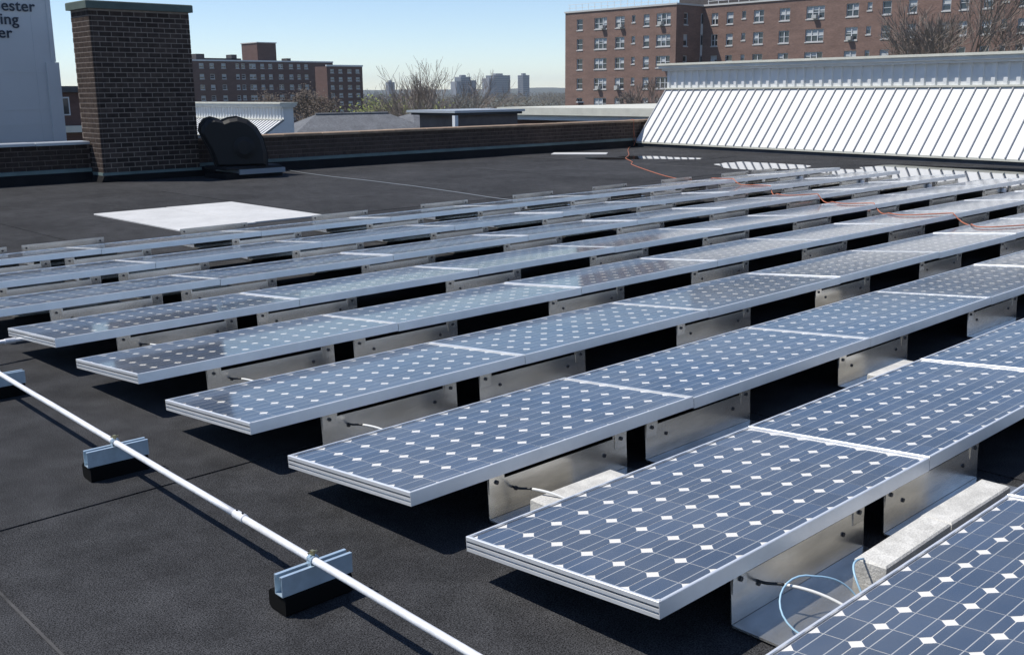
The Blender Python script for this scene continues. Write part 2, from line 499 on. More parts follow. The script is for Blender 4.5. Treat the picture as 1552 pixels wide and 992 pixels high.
MB().bbox(CX0-0.06-ox, CX1+0.06-ox, CY0-0.06-oy, CY1+0.06-oy, CZ-0.045, CZ+0.09, 0.015).build('cap', M['capgreen'], ch)
MB().box(CX0-0.025-ox, CX1+0.025-ox, CY0-0.025-oy, CY1+0.025-oy, 0.10, 0.16).build('flashing', M['copper'], ch)
MB().ext([(CX0-0.09-ox, 0), (CX0-0.03-ox, 0.11), (CX1+0.03-ox, 0.11), (CX1+0.09-ox, 0)], CY0-0.10-oy, CY1+0.03-oy, 'y').build('base_upstand', M['tar'], ch)

# ================================================================== EXHAUST HOOD
vx, vy = 7.95, 15.55
v = thing('exhaust_hood', (vx, vy, 0), 'matt black gooseneck exhaust hood on a metal capped curb by the chimney', 'exhaust vent')
ang = R(-28)
def rv(p): return (p[0]*math.cos(ang)-p[1]*math.sin(ang), p[0]*math.sin(ang)+p[1]*math.cos(ang), p[2])
def rbox(b, x0, x1, y0, y1, z0, z1):
    i = len(b.v); b.box(x0, x1, y0, y1, z0, z1)
    return b
MB().bbox(-0.60, 0.58, -0.42, 0.42, -0.01, 0.10, 0.01).build('curb', M['tar'], v)
MB().bbox(-0.34, 0.62, -0.46, 0.46, 0.075, 0.165, 0.006).build('curb_cap', M['greysteel'], v)
MB().bbox(-0.60, 0.58, -0.425, 0.425, 0.166, 0.22, 0.03).build('cap_shade_cover', M['blackpaint'], v)  # black cover added so the curb cap's sunlit top reads as shaded
# scroll housing: rounded side outline with a hooded outlet lobe, bevelled flanks
ol = [(-.83, .86), (-.80, .98), (-.70, 1.08), (-.58, 1.11), (-.46, 1.08), (-.38, 1.045), (-.25, 1.09), (-.08, 1.11), (.12, 1.05), (.28, .92), (.40, .72), (.46, .45), (.46, .20), (-.55, .20), (-.60, .35), (-.66, .52), (-.76, .70)]
hb = MB(); no = len(ol); ccx, ccz = -0.12, 0.62
for (yy, sc) in ((-0.36, 0.86), (-0.30, 0.97), (-0.22, 1.0), (0.22, 1.0), (0.30, 0.97), (0.36, 0.86)):
    hb.v += [((ccx+(x-ccx)*sc)*0.92, yy, max(0.20, ccz+(z-ccz)*sc)) for x, z in ol]
for q in range(5):
    for i in range(no):
        j = (i+1) % no; hb.f.append((q*no+i, q*no+j, (q+1)*no+j, (q+1)*no+i))
hb.f.append(tuple(range(no))); hb.f.append(tuple(range(6*no-1, 5*no-1, -1)))
ho = hb.build('housing', M['blackpaint'], v)
ho.rotation_euler = (0, 0, R(-26))
for yy in (-0.225, 0.0, 0.225):
    fl = MB(); sc = 1.035
    for y2 in (yy-0.011, yy+0.011): fl.v += [((ccx+(x-ccx)*sc)*0.92, y2, max(0.20, ccz+(z-ccz)*sc)) for x, z in ol]
    fl.f = [tuple(range(no)), tuple(range(2*no-1, no-1, -1))] + [(i, (i+1) % no, no+(i+1) % no, no+i) for i in range(no)]
    fl.build('flange', M['blackpaint'], v).rotation_euler = (0, 0, R(-26))

mo = MB().tube([(0.02, -0.36, 0.56), (0.02, -0.40, 0.56), (0.02, -0.43, 0.56)], [0.20, 0.20, 0.12], 16).build('bearing_cover', M['blackpaint'], v)
mo.rotation_euler = (0, 0, R(-26))

# ================================================================== WHITE BOARDS
for i, (x0, x1, y0, y1, lab) in enumerate([(3.37, 4.36, 8.9, 11.32, 'white insulation board lying flat on the roof, on the white building side'),
                                           (4.375, 5.37, 8.95, 11.35, 'white insulation board lying flat on the roof, on the clerestory side')]):
    cx, cy = (x0+x1)/2, (y0+y1)/2
    o = MB().bbox(x0-cx, x1-cx, y0-cy, y1-cy, 0, 0.018, 0.004).build('insulation_board', M['board'])
    o.location = (cx, cy, 0.001); o.rotation_euler = (0, 0, R(0.4-0.7*i))
    tag(o, lab, 'board', 'white boards on the roof')
sh = MB().bbox(-0.68, 0.68, -0.34, 0.34, 0, 0.012, 0.003).build('white_sheet', M['board'])
sh.location = (17.15, 15.4, 0.001); sh.rotation_euler = (0, 0, R(-52))
tag(sh, 'small white sheet lying on the roof near the far brick parapet', 'sheet')

# ================================================================== SOLAR PANELS
PL, PW, PT = 1.587, 0.7895, 0.05
PITX, PITY, TILT = 1.59, 1.0724, 0.084
ZL = 0.155
# frame rails with ridged outer faces; local: x 0..PL, y 0 (low) .. -PW (high), z 0..PT
def rail_profile():
    return [(0, 0), (0, PT-0.002), (-0.002, PT), (-0.0095, PT), (-0.0095, PT-0.006), (-0.004, PT-0.007), (-0.004, 0.002), (-0.022, 0.002), (-0.022, 0)]
def end_profile():
    o = 0.0
    g = 0.013
    return [(0.026, 0), (o, 0), (o, 0.0105), (g, 0.0105), (g, 0.0185), (o, 0.0185), (o, 0.0275), (g, 0.0275), (g, 0.0355), (o, 0.0355),
            (o, PT-0.002), (0.002, PT), (0.009, PT), (0.009, PT-0.006), (0.016, PT-0.010), (0.016, 0.002), (0.026, 0.002)]
def fixn(b, name, m):
    import bmesh
    me = b.mesh(name, m); bm = bmesh.new(); bm.from_mesh(me)
    bmesh.ops.recalc_face_normals(bm, faces=bm.faces); bm.to_mesh(me); bm.free(); return me
me_low = fixn(MB().ext(rail_profile(), 0.0125, PL-0.0125, 'x'), 'frame_rail', M['alu'])
me_high = fixn(MB().ext([(-PW-y, z) for (y, z) in rail_profile()], 0.0125, PL-0.0125, 'x'), 'frame_rail', M['alu'])
me_end0 = fixn(MB().ext(end_profile(), -PW+0.002, -0.002, 'y').box(0.0003, 0.0124, -0.0019, 0, 0, PT-0.0006).box(0.0003, 0.0124, -PW, -PW+0.0019, 0, PT-0.0006), 'frame_rail', M['alu'])
me_end1 = fixn(MB().ext([(PL-x, z) for (x, z) in end_profile()], -PW+0.002, -0.002, 'y').box(PL-0.0124, PL-0.0003, -0.0019, 0, 0, PT-0.0006).box(PL-0.0124, PL-0.0003, -PW, -PW+0.0019, 0, PT-0.0006), 'frame_rail', M['alu'])
me_back = MB().box(0.006, PL-0.006, -PW+0.004, -0.004, PT-0.0120, PT-0.0085).mesh('backsheet', M['back'])
me_under = MB().box(0.008, PL-0.008, -PW+0.006, -0.006, PT-0.020, PT-0.0125).mesh('shade_backing', M['under'])  # added dark sheet below the white backsheet, blackens the gaps under the rows
me_glass = MB().quad((0.008, -PW+0.006, PT-0.0048), (PL-0.008, -PW+0.006, PT-0.0048), (PL-0.008, -0.006, PT-0.0048), (0.008, -0.006, PT-0.0048)).mesh('glass', M['pvglass'])
CS, CG, CUT = 0.1240, 0.0034, 0.0215
CSX = 0.1262; CGX = 0.0034; MX = (PL - 12*CSX - 11*CGX)/2; MY = (PW - 6*CS - 5*CG)/2
def cell_geo(b, uvs, x, y, z):
    h = CS/2; c = CUT; g = CSX/2
    o = [(-g+c, -h), (g-c, -h), (g, -h+c), (g, h-c), (g-c, h), (-g+c, h), (-g, h-c), (-g, -h+c)]
    i = len(b.v)
    b.v += [(x+p, y+q, z+0.001) for p, q in o] + [(x+p, y+q, z) for p, q in o]
    b.f.append(tuple(range(i, i+8))); uvs += [((p+g)/CSX, (q+h)/CS) for p, q in o]
    for k in range(8):
        j = (k+1) % 8
        b.f.append((i+8+k, i+8+j, i+j, i+k)); uvs += [(0.5, 0.5)]*4
def with_uv(b, uvs, name):
    me = bpy.data.meshes.new(name); me.from_pydata(b.v, [], b.f); me.materials.append(M['cell'])
    u = me.uv_layers.new(name='cell')
    for i, w in enumerate(uvs): u.data[i].uv = w
    u2 = me.uv_layers.new(name='tone'); tr = random.Random(4); per = 8 + 8*4
    for i in range(len(uvs)):
        if i % per == 0: tone = tr.random()
        u2.data[i].uv = (tone, 0.5)
    me.update(); return me
b = MB(); uvs = []; cell_geo(b, uvs, 0, 0, 0); me_cell = with_uv(b, uvs, 'cell')
cpos = [(MX+CSX/2+i*(CSX+CGX), -(MY+CS/2+j*(CS+CG))) for i in range(12) for j in range(6)]
b = MB(); uvs = []
for (x, y) in cpos: cell_geo(b, uvs, x, y, PT-0.0082)
me_cells = with_uv(b, uvs, 'cells')
SINGLE = {(0, 0), (0, 1), (1, 0), (1, 1), (1, 2), (2, 0), (2, 1), (2, 2), (3, 0), (3, 1), (4, 0), (5, 0)}
NROW, NPAN = 9, 9
jr = random.Random(21)
for r in range(NROW):
    for k in range(NPAN):
        t = thing('solar_panel', (k*PITX, (r-1)*PITY, ZL-PT), f'solar panel, {ORD[k]} from the conduit end, {ORD[8-r]} row out from the brick parapet', 'solar panel',
                  'solar panels in rows on the roof', (-TILT+jr.uniform(-0.0035, 0.0035), jr.uniform(-0.0025, 0.0025), 0))
        for me in (me_low, me_high, me_end0, me_end1): inst('frame_rail', me, t)
        inst('backsheet', me_back, t); inst('shade_backing', me_under, t); inst('glass', me_glass, t)
        if (r, k) in SINGLE:
            for (x, y) in cpos: inst('cell', me_cell, t, (x, y, PT-0.0082))
        else:
            tag(inst('cells', me_cells, t), kind='stuff')

# ------------------------------------------------------------------ bracket trays
BL = 0.78
YP = -PW + 0.022                     # upright plate relative to the low edge line of its row
def disc(b, x, y, z, r, d, n=8):     # short bolt head facing -Y
    return b.tube([(x, y, z), (x, y-d, z)], r, n)
h = BL/2
def zt(y): return 0.0
plate_o = [(-h, 0.012), (h, 0.012), (h, 0.168), (h-0.085, 0.168), (h-0.085, 0.150), (-h+0.085, 0.150), (-h+0.085, 0.168), (-h, 0.168)]
bp = MB(); n = len(plate_o)
# sheet 3 mm thick, leaning very slightly
def ypl(z): return 0.010*(0.168-z)/0.168
bp.v = [(x, -ypl(z), z) for x, z in plate_o] + [(x, 0.003-ypl(z), z) for x, z in plate_o]
bp.f = [tuple(range(n)), tuple(range(2*n-1, n-1, -1))] + [(k, n+k, n+(k+1) % n, (k+1) % n) for k in range(n)]
me_plate = fixn(bp, 'upright_plate', M['galv'])
me_tray = MB().box(-h, h, -0.36, -0.0105, 0.004, 0.011).mesh('tray', M['galv'])
me_lip = fixn(MB().ext([(-0.285, 0.0115), (-0.281, 0.0115), (-0.281, 0.098), (-0.310, 0.098), (-0.310, 0.0945), (-0.285, 0.0945)], -h, h, 'x'), 'front_lip', M['galv'])
me_tab = MB().box(-0.036, 0.036, -0.0045, -0.0015, 0.105, 0.171).mesh('tab', M['galv'])
me_bolt = fixn(disc(MB(), 0, 0, 0, 0.0085, 0.006), 'bolt', M['bolt'])
centers = [0.75] + [1.667+PITX*k for k in range(8)] + [13.68]
rear = MB().box(-h, h, -0.0015, 0.0015, 0.012, 0.176)
me_rear = rear.mesh('upright_plate', M['galv'])
def bracket(r, i, c):
    lab = (f'galvanized bracket tray, {ORD[i]} from the conduit end, under the {ORD[8-r]} row from the parapet' if r < 9 else
           f'galvanized bracket tray, {ORD[i]} from the conduit end, standing behind the first row by the parapet')
    t = thing('bracket_tray', (c, (r-1)*PITY+YP, 0), lab, 'bracket', 'bracket trays under the panels')
    inst('upright_plate', me_plate if r < 9 else me_rear, t); inst('tray', me_tray, t)
    inst('front_lip', me_lip, t)
    for s in (-1, 1):
        inst('tab', me_tab, t, (s*(h-0.04), -0.001, 0))
        inst('bolt', me_bolt, t, (s*(h-0.04), -0.0055, 0.145))
        inst('bolt', me_bolt, t, (s*(h-0.14), -0.003, 0.095))
for r in range(0, 10):
    for i, c in enumerate(centers):
        bracket(r, i, c + jr.uniform(-0.008, 0.008))

# ------------------------------------------------------------------ ballast blocks
def block(x0, x1, y0, y1, z1, lab):
    cx, cy = (x0+x1)/2, (y0+y1)/2
    o = MB().bbox(x0-cx, x1-cx, y0-cy, y1-cy, 0, z1-0.0112, 0.006).build('ballast_block', M['concrete'])
    o.location = (cx, cy, 0.0112); o.rotation_euler = (0, 0, R(jr.uniform(-0.8, 0.8)))
    tag(o, lab, 'concrete block', 'concrete ballast blocks on the bracket trays')
Y1 = YP
block(0.86, 1.33, Y1-0.225, Y1-0.118, 0.098, 'pale concrete block on the first tray beside the looped blue wires')
block(1.34, 1.83, Y1-0.222, Y1-0.112, 0.096, 'stained concrete block lying end to end with the block by the wires')
block(0.48, 0.92, PITY+Y1-0.215, PITY+Y1-0.110, 0.090, 'pale concrete block on the first tray of the seventh row from the parapet')
block(2.95, 3.36, PITY+Y1-0.225, PITY+Y1-0.125, 0.085, 'concrete block on the third tray of the seventh row from the parapet')
block(4.60, 5.0, 2*PITY+Y1-0.225, 2*PITY+Y1-0.12, 0.085, 'concrete block on the fourth tray of the sixth row from the parapet')

# small conduit fittings under the far ends of the rows
for r in range(5, 9):
    t = thing('conduit_fitting', (13.05, (r-1)*PITY+YP-0.03, 0), f'small grey conduit fitting at the clerestory end of the {ORD[8-r]} row from the parapet', 'fitting', 'conduit fittings at the row ends')
    MB().tube([(0, 0, 0.012), (0, 0, 0.10)], 0.022, 10).build('stub', M['blackpaint'], t, smooth=True)
    MB().tube([(0, 0, 0.10), (0, 0, 0.15)], 0.036, 12).build('cap', M['emt'], t)

# cables from the first bracket of each row to the row in front
def bez(p0, p1, p2, p3, n=16):
    p0, p1, p2, p3 = map(Vector, (p0, p1, p2, p3)); out = []
    for i in range(n+1):
        t = i/n; s = 1-t
        out.append(p0*s**3 + p1*3*s*s*t + p2*3*s*t*t + p3*t**3)
    return out
for r in range(1, 6):
    y = (r-1)*PITY + YP
    x = 0.36+0.13
    t = thing('ground_cable', (x, y, 0), f'short white cable leaving the first bracket of the {ORD[8-r]} row from the parapet', 'cable', 'short cables at the row ends')
    MB().tube(bez((0, 0, 0.105), (0.005, -0.04, 0.10), (0.02, -0.05, 0.108), (0.03, -0.08, 0.108), 8), 0.005, 6).build('sleeve', M['cable_k'], t, smooth=True)
    MB().tube(bez((0.03, -0.08, 0.108), (0.05, -0.14, 0.11), (0.085, -0.2, 0.10), (0.10, -0.30, 0.055), 10), 0.0055, 6).build('wire', M['cable_w'], t, smooth=True)
yb = YP
def wire(name, pts, rad, m, lab):
    o = MB().tube(pts, rad, 6).build(name, m, smooth=True)
    tag(o, lab, 'wire')
wire('looped_wire', bez((0.44, yb-0.27, 0.02), (0.36, yb-0.10, 0.03), (0.50, yb-0.05, 0.16), (0.60, yb-0.13, 0.125), 14) + bez((0.60, yb-0.13, 0.125), (0.68, yb-0.17, 0.11), (0.70, yb-0.2, 0.08), (0.70, yb-0.24, 0.03), 10)[1:],
     0.0032, M['cable_b'], 'thin pale blue wire looping low over the first bracket tray')
wire('looped_wire', bez((0.72, yb-0.25, 0.015), (0.72, yb-0.20, 0.10), (0.74, yb-0.15, 0.14), (0.862, yb-0.15, 0.101), 16), 0.0036, M['cable_b'], 'thin pale blue wire arching up to the concrete block')

# ================================================================== CONDUIT
cxn, czn, CR = -0.432, 0.1425, 0.0122
CSL = math.atan(0.016)
def cx_at(y): return cxn + 0.016*(y-0.229)
c = thing('conduit', (cx_at(0), 0, 0), 'long slim metal conduit running along the ends of the panel rows', 'conduit', None, (0, 0, -CSL))
joints = [-3.2, 0.69, 3.75, 7.0]
for i in range(3):
    ys = [joints[i]+0.002 + (joints[i+1]-joints[i]-0.004)*q/12 for q in range(13)]
    MB().tube([(0, y, czn-0.0015*math.sin(3.9*y)**2) for y in ys], CR, 18).build('pipe', M['emt'], c, smooth=True)
for y in joints[1:3]:
    o = MB().tube([(0, y-0.034, czn), (0, y-0.032, czn), (0, y+0.032, czn), (0, y+0.034, czn)], [CR+0.0008, CR+0.0032, CR+0.0032, CR+0.0008], 18).build('coupling', M['emt'], c)
    for q in (-0.02, 0.02):
        MB().tube([(0.0, y+q, czn+0.013), (0.0, y+q, czn+0.0205)], 0.0042, 8).build('set_screw', M['bolt'], o)
labs = ['zinc strut support under the conduit beside the end of the seventh row', 'zinc strut support under the conduit beside the end of the fifth row',
        'zinc strut support under the conduit near its branch pipe', 'zinc strut support under the conduit beyond its branch pipe', 'zinc strut support under the conduit past the ninth row', 'zinc strut support under the far end of the conduit by the first row']
for i, y in enumerate([0.229, 1.755, 3.29, 4.85, -1.3, 6.4]):
    t = thing('conduit_support', (cx_at(y), y, 0), labs[i], 'pipe support', 'strut supports under the conduit', (0, 0, R(jr.uniform(-3, 1))))
    MB().ext([(-0.020, 0.0), (-0.024, 0.006), (-0.024, 0.056), (-0.016, 0.064), (0.062, 0.064), (0.074, 0.052), (0.074, 0.010), (0.062, 0.0)], -0.118, 0.125, 'x').build('rubber_base', M['rubber'], t)
    MB().ext([(-0.0215, 0.0645), (0.0215, 0.0645), (0.0215, 0.1300), (0.0095, 0.1300), (0.0095, 0.120), (0.0122, 0.120), (0.0122, 0.1272), (0.0188, 0.1272),
              (0.0188, 0.0672), (-0.0188, 0.0672), (-0.0188, 0.1272), (-0.0122, 0.1272), (-0.0122, 0.120), (-0.0095, 0.120), (-0.0095, 0.1300), (-0.0215, 0.1300)], -0.125, 0.130, 'x').build('strut_channel', M['strut'], t)
    cl_ = MB(); q_ = CR+0.0022
    arc = [(q_*math.cos(a), czn + q_*math.sin(a)) for a in [math.pi*q/10 for q in range(11)]]
    arc = [(q_, 0.122)] + arc + [(-q_, 0.122)]
    for q in range(len(arc)-1):
        (x0, z0), (x1, z1) = arc[q], arc[q+1]
        cl_.box(min(x0, x1)-0.001, max(x0, x1)+0.001, -0.012, 0.012, min(z0, z1)-0.001, max(z0, z1)+0.001)
    cl_.build('clamp', M['strut'], t, fix=False)
    MB().box(-0.005, 0.005, -0.007, 0.007, czn+q_, czn+q_+0.016).build('clamp_ear', M['brass'], t)
    MB().tube([(-0.016, 0, czn+q_+0.010), (0.016, 0, czn+q_+0.010)], 0.0035, 6).build('bolt', M['brass'], t)
t = thing('branch_conduit', (cx_at(4.05), 4.05, 0), 'short conduit branching under the end of the fourth row from the parapet', 'conduit')
MB().tube([(0.012, 0, 0.136), (0.95, 0.10, 0.085)], CR, 14).build('pipe', M['emt'], t, smooth=True)
MB().tube([(0.0, -0.05, czn), (0.0, 0.05, czn)], 0.0215, 14).build('tee_body', M['strut'], t)
MB().tube([(0.28, 0.0287, 0.1214), (0.34, 0.035, 0.1182)], 0.0165, 14).build('connector', M['emt'], t)

# pale cable lying loose on the open roof behind the rows
kp = [(9.35, 16.25), (9.15, 15.4), (9.0, 14.2), (8.93, 12.9), (8.78, 11.4), (8.55, 10.0), (8.36, 9.0), (8.3, 8.3), (8.32, 7.9)]
o = MB().tube([(x, y, 0.0062) for x, y in kp], 0.0055, 6).build('pale_cable', M['greysteel'], smooth=True)
tag(o, 'thin pale cable lying curved on the open roof between boards and parapet', 'cable')

# ================================================================== ORANGE CORD
def surf(x, y):
    if -0.01 < x < 14.3:
        r = math.ceil((y/PITY) + 1 - 1e-6)
        yl = (r-1)*PITY
        if 0 <= r <= 8 and yl-PW <= y <= yl: return ZL + (yl-y)*math.tan(TILT)
        if -1 <= y <= 7.6: return 0.12
    return 0.0
key = [(20.55, 16.62), (20.45, 16.43), (20.2, 16.35), (19.0, 15.4), (17.5, 14.1), (16.5, 13.35), (15.6, 12.4), (14.9, 11.8), (13.3, 9.8), (12.7, 8.9), (12.1, 8.0), (11.3, 6.94), (10.75, 5.9), (10.2, 5.35), (9.78, 4.9),
       (9.95, 4.5), (9.45, 3.95), (9.41, 3.5), (8.85, 2.9), (9.05, 2.34), (8.45, 1.9), (8.7, 1.5), (9.3, 0.9), (9.5, 0.2)]
pts = []
def cat(p0, p1, p2, p3, t):
    return tuple(0.5*((2*p1[i]) + (-p0[i]+p2[i])*t + (2*p0[i]-5*p1[i]+4*p2[i]-p3[i])*t*t + (-p0[i]+3*p1[i]-3*p2[i]+p3[i])*t**3) for i in range(2))
for i in range(len(key)-1):
    p0 = key[max(i-1, 0)]; p3 = key[min(i+2, len(key)-1)]
    for s in range(10):
        x, y = cat(p0, key[i], key[i+1], p3, s/10)
        z = surf(x, y) + 0.009
        if y > 16.45: z = 0.735
        pts.append([x, y, z])
for it in range(3):
    zs = [p[2] for p in pts]
    for i in range(1, len(pts)-1):
        if pts[i][1] < 16.3:
            pts[i][2] = max(zs[i], 0.25*zs[i-1]+0.5*zs[i]+0.25*zs[i+1])
i0 = [i for i, p in enumerate(pts) if p[1] <= 16.43][0]
pts = pts[:i0] + [[pts[i0][0], 16.43, 0.73], [pts[i0][0], 16.428, 0.45], [pts[i0][0]-0.02, 16.34, 0.16]] + pts[i0+1:]
o = MB().tube(pts, 0.0065, 6).build('extension_cord', M['orange'], smooth=True)
tag(o, 'orange extension cord hanging over the brick parapet and trailing across the panels', 'cord')

# ================================================================== CLERESTORY ROOFS
def clerestory(name, loc, rz, y0, y1, z0, run, rise, wall_h, corn_h, label, single, below, back=4.0):
    t = thing(name, loc, label, 'sloped roof', None, (0, 0, rz))
    ln = math.hypot(run, rise); ux, uz = run/ln, rise/ln; nx, nz = -uz, ux
    zb = z0 + 0.15; zt_ = zb + rise
    pitch = 0.27
    # side body under the slope
    MB().ext([(0.06, z0+0.02), (0.06, zb-0.02), (run+0.05, zt_-0.04), (run+0.05, zt_+wall_h), (back, zt_+wall_h), (back, z0+0.02)], y0+0.01, y1-0.01, 'y').build('end_wall', M['greymetal'], t)
    MB().box(-0.02, 0.14, y0, y1, z0-below, zb-0.055).build('curb', M['curb'], t)
    MB().box(-0.06, 0.10, y0-0.02, y1+0.02, zb-0.05, zb-0.002).build('eave_trim', M['cream'], t)
    n = int((y1-y0)/pitch)
    w = (y1-y0)/n
    pan = MB().quad((-0.05, 0.004, zb), (run, 0.004, zt_), (run, w-0.004, zt_), (-0.05, w-0.004, zb))
    pan = MB().ext([(-0.05, zb), (run, zt_), (run+0.01, zt_-0.012), (-0.04, zb-0.012)], 0.003, w-0.003, 'y')
    hr = 0.038
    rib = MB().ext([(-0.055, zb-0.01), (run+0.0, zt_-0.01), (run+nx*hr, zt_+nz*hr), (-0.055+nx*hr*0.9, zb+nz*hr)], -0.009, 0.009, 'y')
    prof = []
    wall = MB()
    yw = 0.0
    # corrugated cladding: deep rib per bay
    x0, x1 = run+0.02, run-0.020
    wall.ext([(x0+0.02, 0.0), (x0, 0.0), (x0, w*0.52), (x1, w*0.60), (x1, w*0.92), (x0, w), (x0+0.02, w)], zt_+0.03, zt_+wall_h, 'z')
    if single:
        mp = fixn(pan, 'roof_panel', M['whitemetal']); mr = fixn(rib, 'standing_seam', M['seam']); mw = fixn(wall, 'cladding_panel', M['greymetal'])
        for i in range(n):
            inst('roof_panel', mp, t, (0, y0+i*w, 0)); inst('standing_seam', mr, t, (0, y0+i*w, 0)); inst('cladding_panel', mw, t, (0, y0+i*w, 0))
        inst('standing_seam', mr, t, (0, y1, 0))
    else:
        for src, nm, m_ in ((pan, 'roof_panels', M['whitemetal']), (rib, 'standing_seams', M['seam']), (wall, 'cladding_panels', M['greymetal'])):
            b = MB()
            for i in range(n):
                k0 = len(b.v)
                b.v += [(x, y+y0+i*w, z) for x, y, z in src.v]; b.f += [tuple(q+k0 for q in f) for f in src.f]
            tag(b.build(nm, m_, t), kind='stuff')
    MB().box(run-0.075, run+0.03, y0-0.01, y1+0.01, zt_-0.01, zt_+0.03).build('ridge_flashing', M['cream'], t)
    zc = zt_+wall_h
    # stepped cornice
    MB().box(run-0.12, back+0.05, y0-0.10, y1+0.10, zc, zc+corn_h*0.30).build('soffit_band', M['greymetal'], t)
    MB().box(run-0.20, back+0.10, y0-0.15, y1+0.15, zc+corn_h*0.305, zc+corn_h*0.72).build('fascia', M['fascia'], t)
    MB().box(run-0.24, back+0.13, y0-0.18, y1+0.18, zc+corn_h*0.725, zc+corn_h).build('coping', M['cream'], t)
    return t
clerestory('clerestory_roof', (20.62, 16.4, 0), R(-7.0), -19.2, 0.0, 0.0, 1.06, 1.40, 0.49, 0.20,
           'long white standing seam clerestory roof sloping down to the flat roof beside the puddles', True, 0.01)
clerestory('clerestory_roof', (22.15, 39.28, 0), 0, 0.0, 14.0, -0.52, 1.15, 0.71, 0.55, 0.22,
           'smaller white clerestory roof on another wing, seen behind the black exhaust hood', False, 10.4, 1.70)

# ================================================================== LOW ROOFS BEHIND PARAPET
t = thing('flat_roof_building', (24.5, 22, GZ), 'low flat roofed building with long cream fascia behind the brick parapet', 'building')
MB().box(-0.6, 7.8, -3.4, 2.9, 0, 11.55).build('wall', M['aptbrick2'], t)
MB().box(-0.85, 8.0, -3.6, 3.1, 11.55, 11.72).build('soffit_band', M['greymetal'], t)
MB().box(-1.0, 8.2, -3.8, 3.3, 11.722, 11.97).build('fascia', M['cream'], t)
t = thing('roof_bulkhead', (19.0, 21.2, GZ), 'small grey brown bulkhead with pale metal coping behind the parapet', 'building')
MB().box(-1.15, 1.25, -0.35, 1.4, 0, 11.86).build('wall', M['bulkhead'], t)
MB().box(-1.35, 1.3, -0.5, 1.55, 11.862, 11.93).build('soffit_band', M['curb'], t)
MB().box(-1.45, 1.35, -0.58, 1.65, 11.932, 12.0).build('coping', M['coping_grey'], t)
MB().box(-1.42, -1.30, -0.55, -0.43, 10.5, 11.862).build('downpipe', M['rail'], t)

def hip_house(cx, cy, w, d, eave, ridge_z, rz, label, chim=None):
    t = thing('house', (cx, cy, GZ), label, 'house', None, (0, 0, rz))
    e = eave-GZ; r = ridge_z-GZ
    MB().box(-w/2+0.5, w/2-0.5, -d/2+0.5, d/2-0.5, 0, e-0.05).build('wall', M['siding'], t)
    rl = max(0.3, w/2-d/2)
    b = MB()
    A = [(-w/2, -d/2, e), (w/2, -d/2, e), (w/2, d/2, e), (-w/2, d/2, e)]; P = (-rl, 0, r); Q = (rl, 0, r)
    b.quad(A[0], A[1], Q, P); b.quad(A[2], A[3], P, Q); b.quad(A[1], A[2], Q); b.quad(A[3], A[0], P); b.quad(A[3], A[2], A[1], A[0])
    rf = b.build('roof', M['shingle'], t)
    MB().tube([Vector(P)+Vector((0, 0, 0.02)), Vector(Q)+Vector((0, 0, 0.02))], 0.08, 6).build('ridge_cap', M['shingle'], rf)
    MB().box(-w/2-0.08, w/2+0.08, -d/2-0.1, -d/2-0.002, e-0.16, e+0.02).build('gutter', M['winframe'], t)
    MB().box(-w/2-0.1, -w/2-0.002, -d/2-0.002, d/2, e-0.16, e+0.02).build('gutter', M['winframe'], t)
    if chim:
        MB().box(chim-0.3, chim+0.3, 0.5, 1.1, r-1.2, r+0.75).build('chimney', M['aptbrick2'], t)
        MB().box(chim-0.36, chim+0.36, 0.44, 1.16, r+0.752, r+0.86).build('chimney_cap', M['sill'], t)
    return t
hip_house(33.5, 48.5, 13, 8.5, -1.75, 0.30, R(-12), 'grey shingled hip roofed house beyond the smaller white clerestory roof')
hip_house(44.5, 54.0, 15, 10, -1.7, 0.15, R(8), 'grey shingled hip roofed house below the tall bare trees')
hip_house(83, 78, 12, 9, -3.2, -0.6, R(-30), 'distant grey house with two brick chimneys beside the apartment block', chim=1.5)
hip_house(66, 72, 12, 9, -3.2, -0.9, R(5), 'distant grey house with a brick chimney below the skyline towers', chim=0.5)

# brown building between white building and chimney
t = thing('brown_building', (13.8, 39.5, GZ), 'narrow dark brick building with one window, between white building and chimney', 'building')
b = MB()
MB().box(-1.5, 1.6, 0, 4, 0, 12.62).build('wall', M['aptbrick2'], t)
MB().box(-1.7, 1.75, -0.15, 4.1, 12.622, 12.86).build('cornice', M['curb'], t)
MB().box(-1.6, 1.7, -0.30, -0.002, 11.1, 11.35).build('band', M['cream'], t)
wf = MB().box(-0.22, 0.12, -0.05, -0.002, 11.75, 12.45).build('window', M['winframe'], t)
MB().box(-0.17, 0.07, -0.06, -0.0505, 11.80, 12.40).build('pane', M['winglass'], wf)

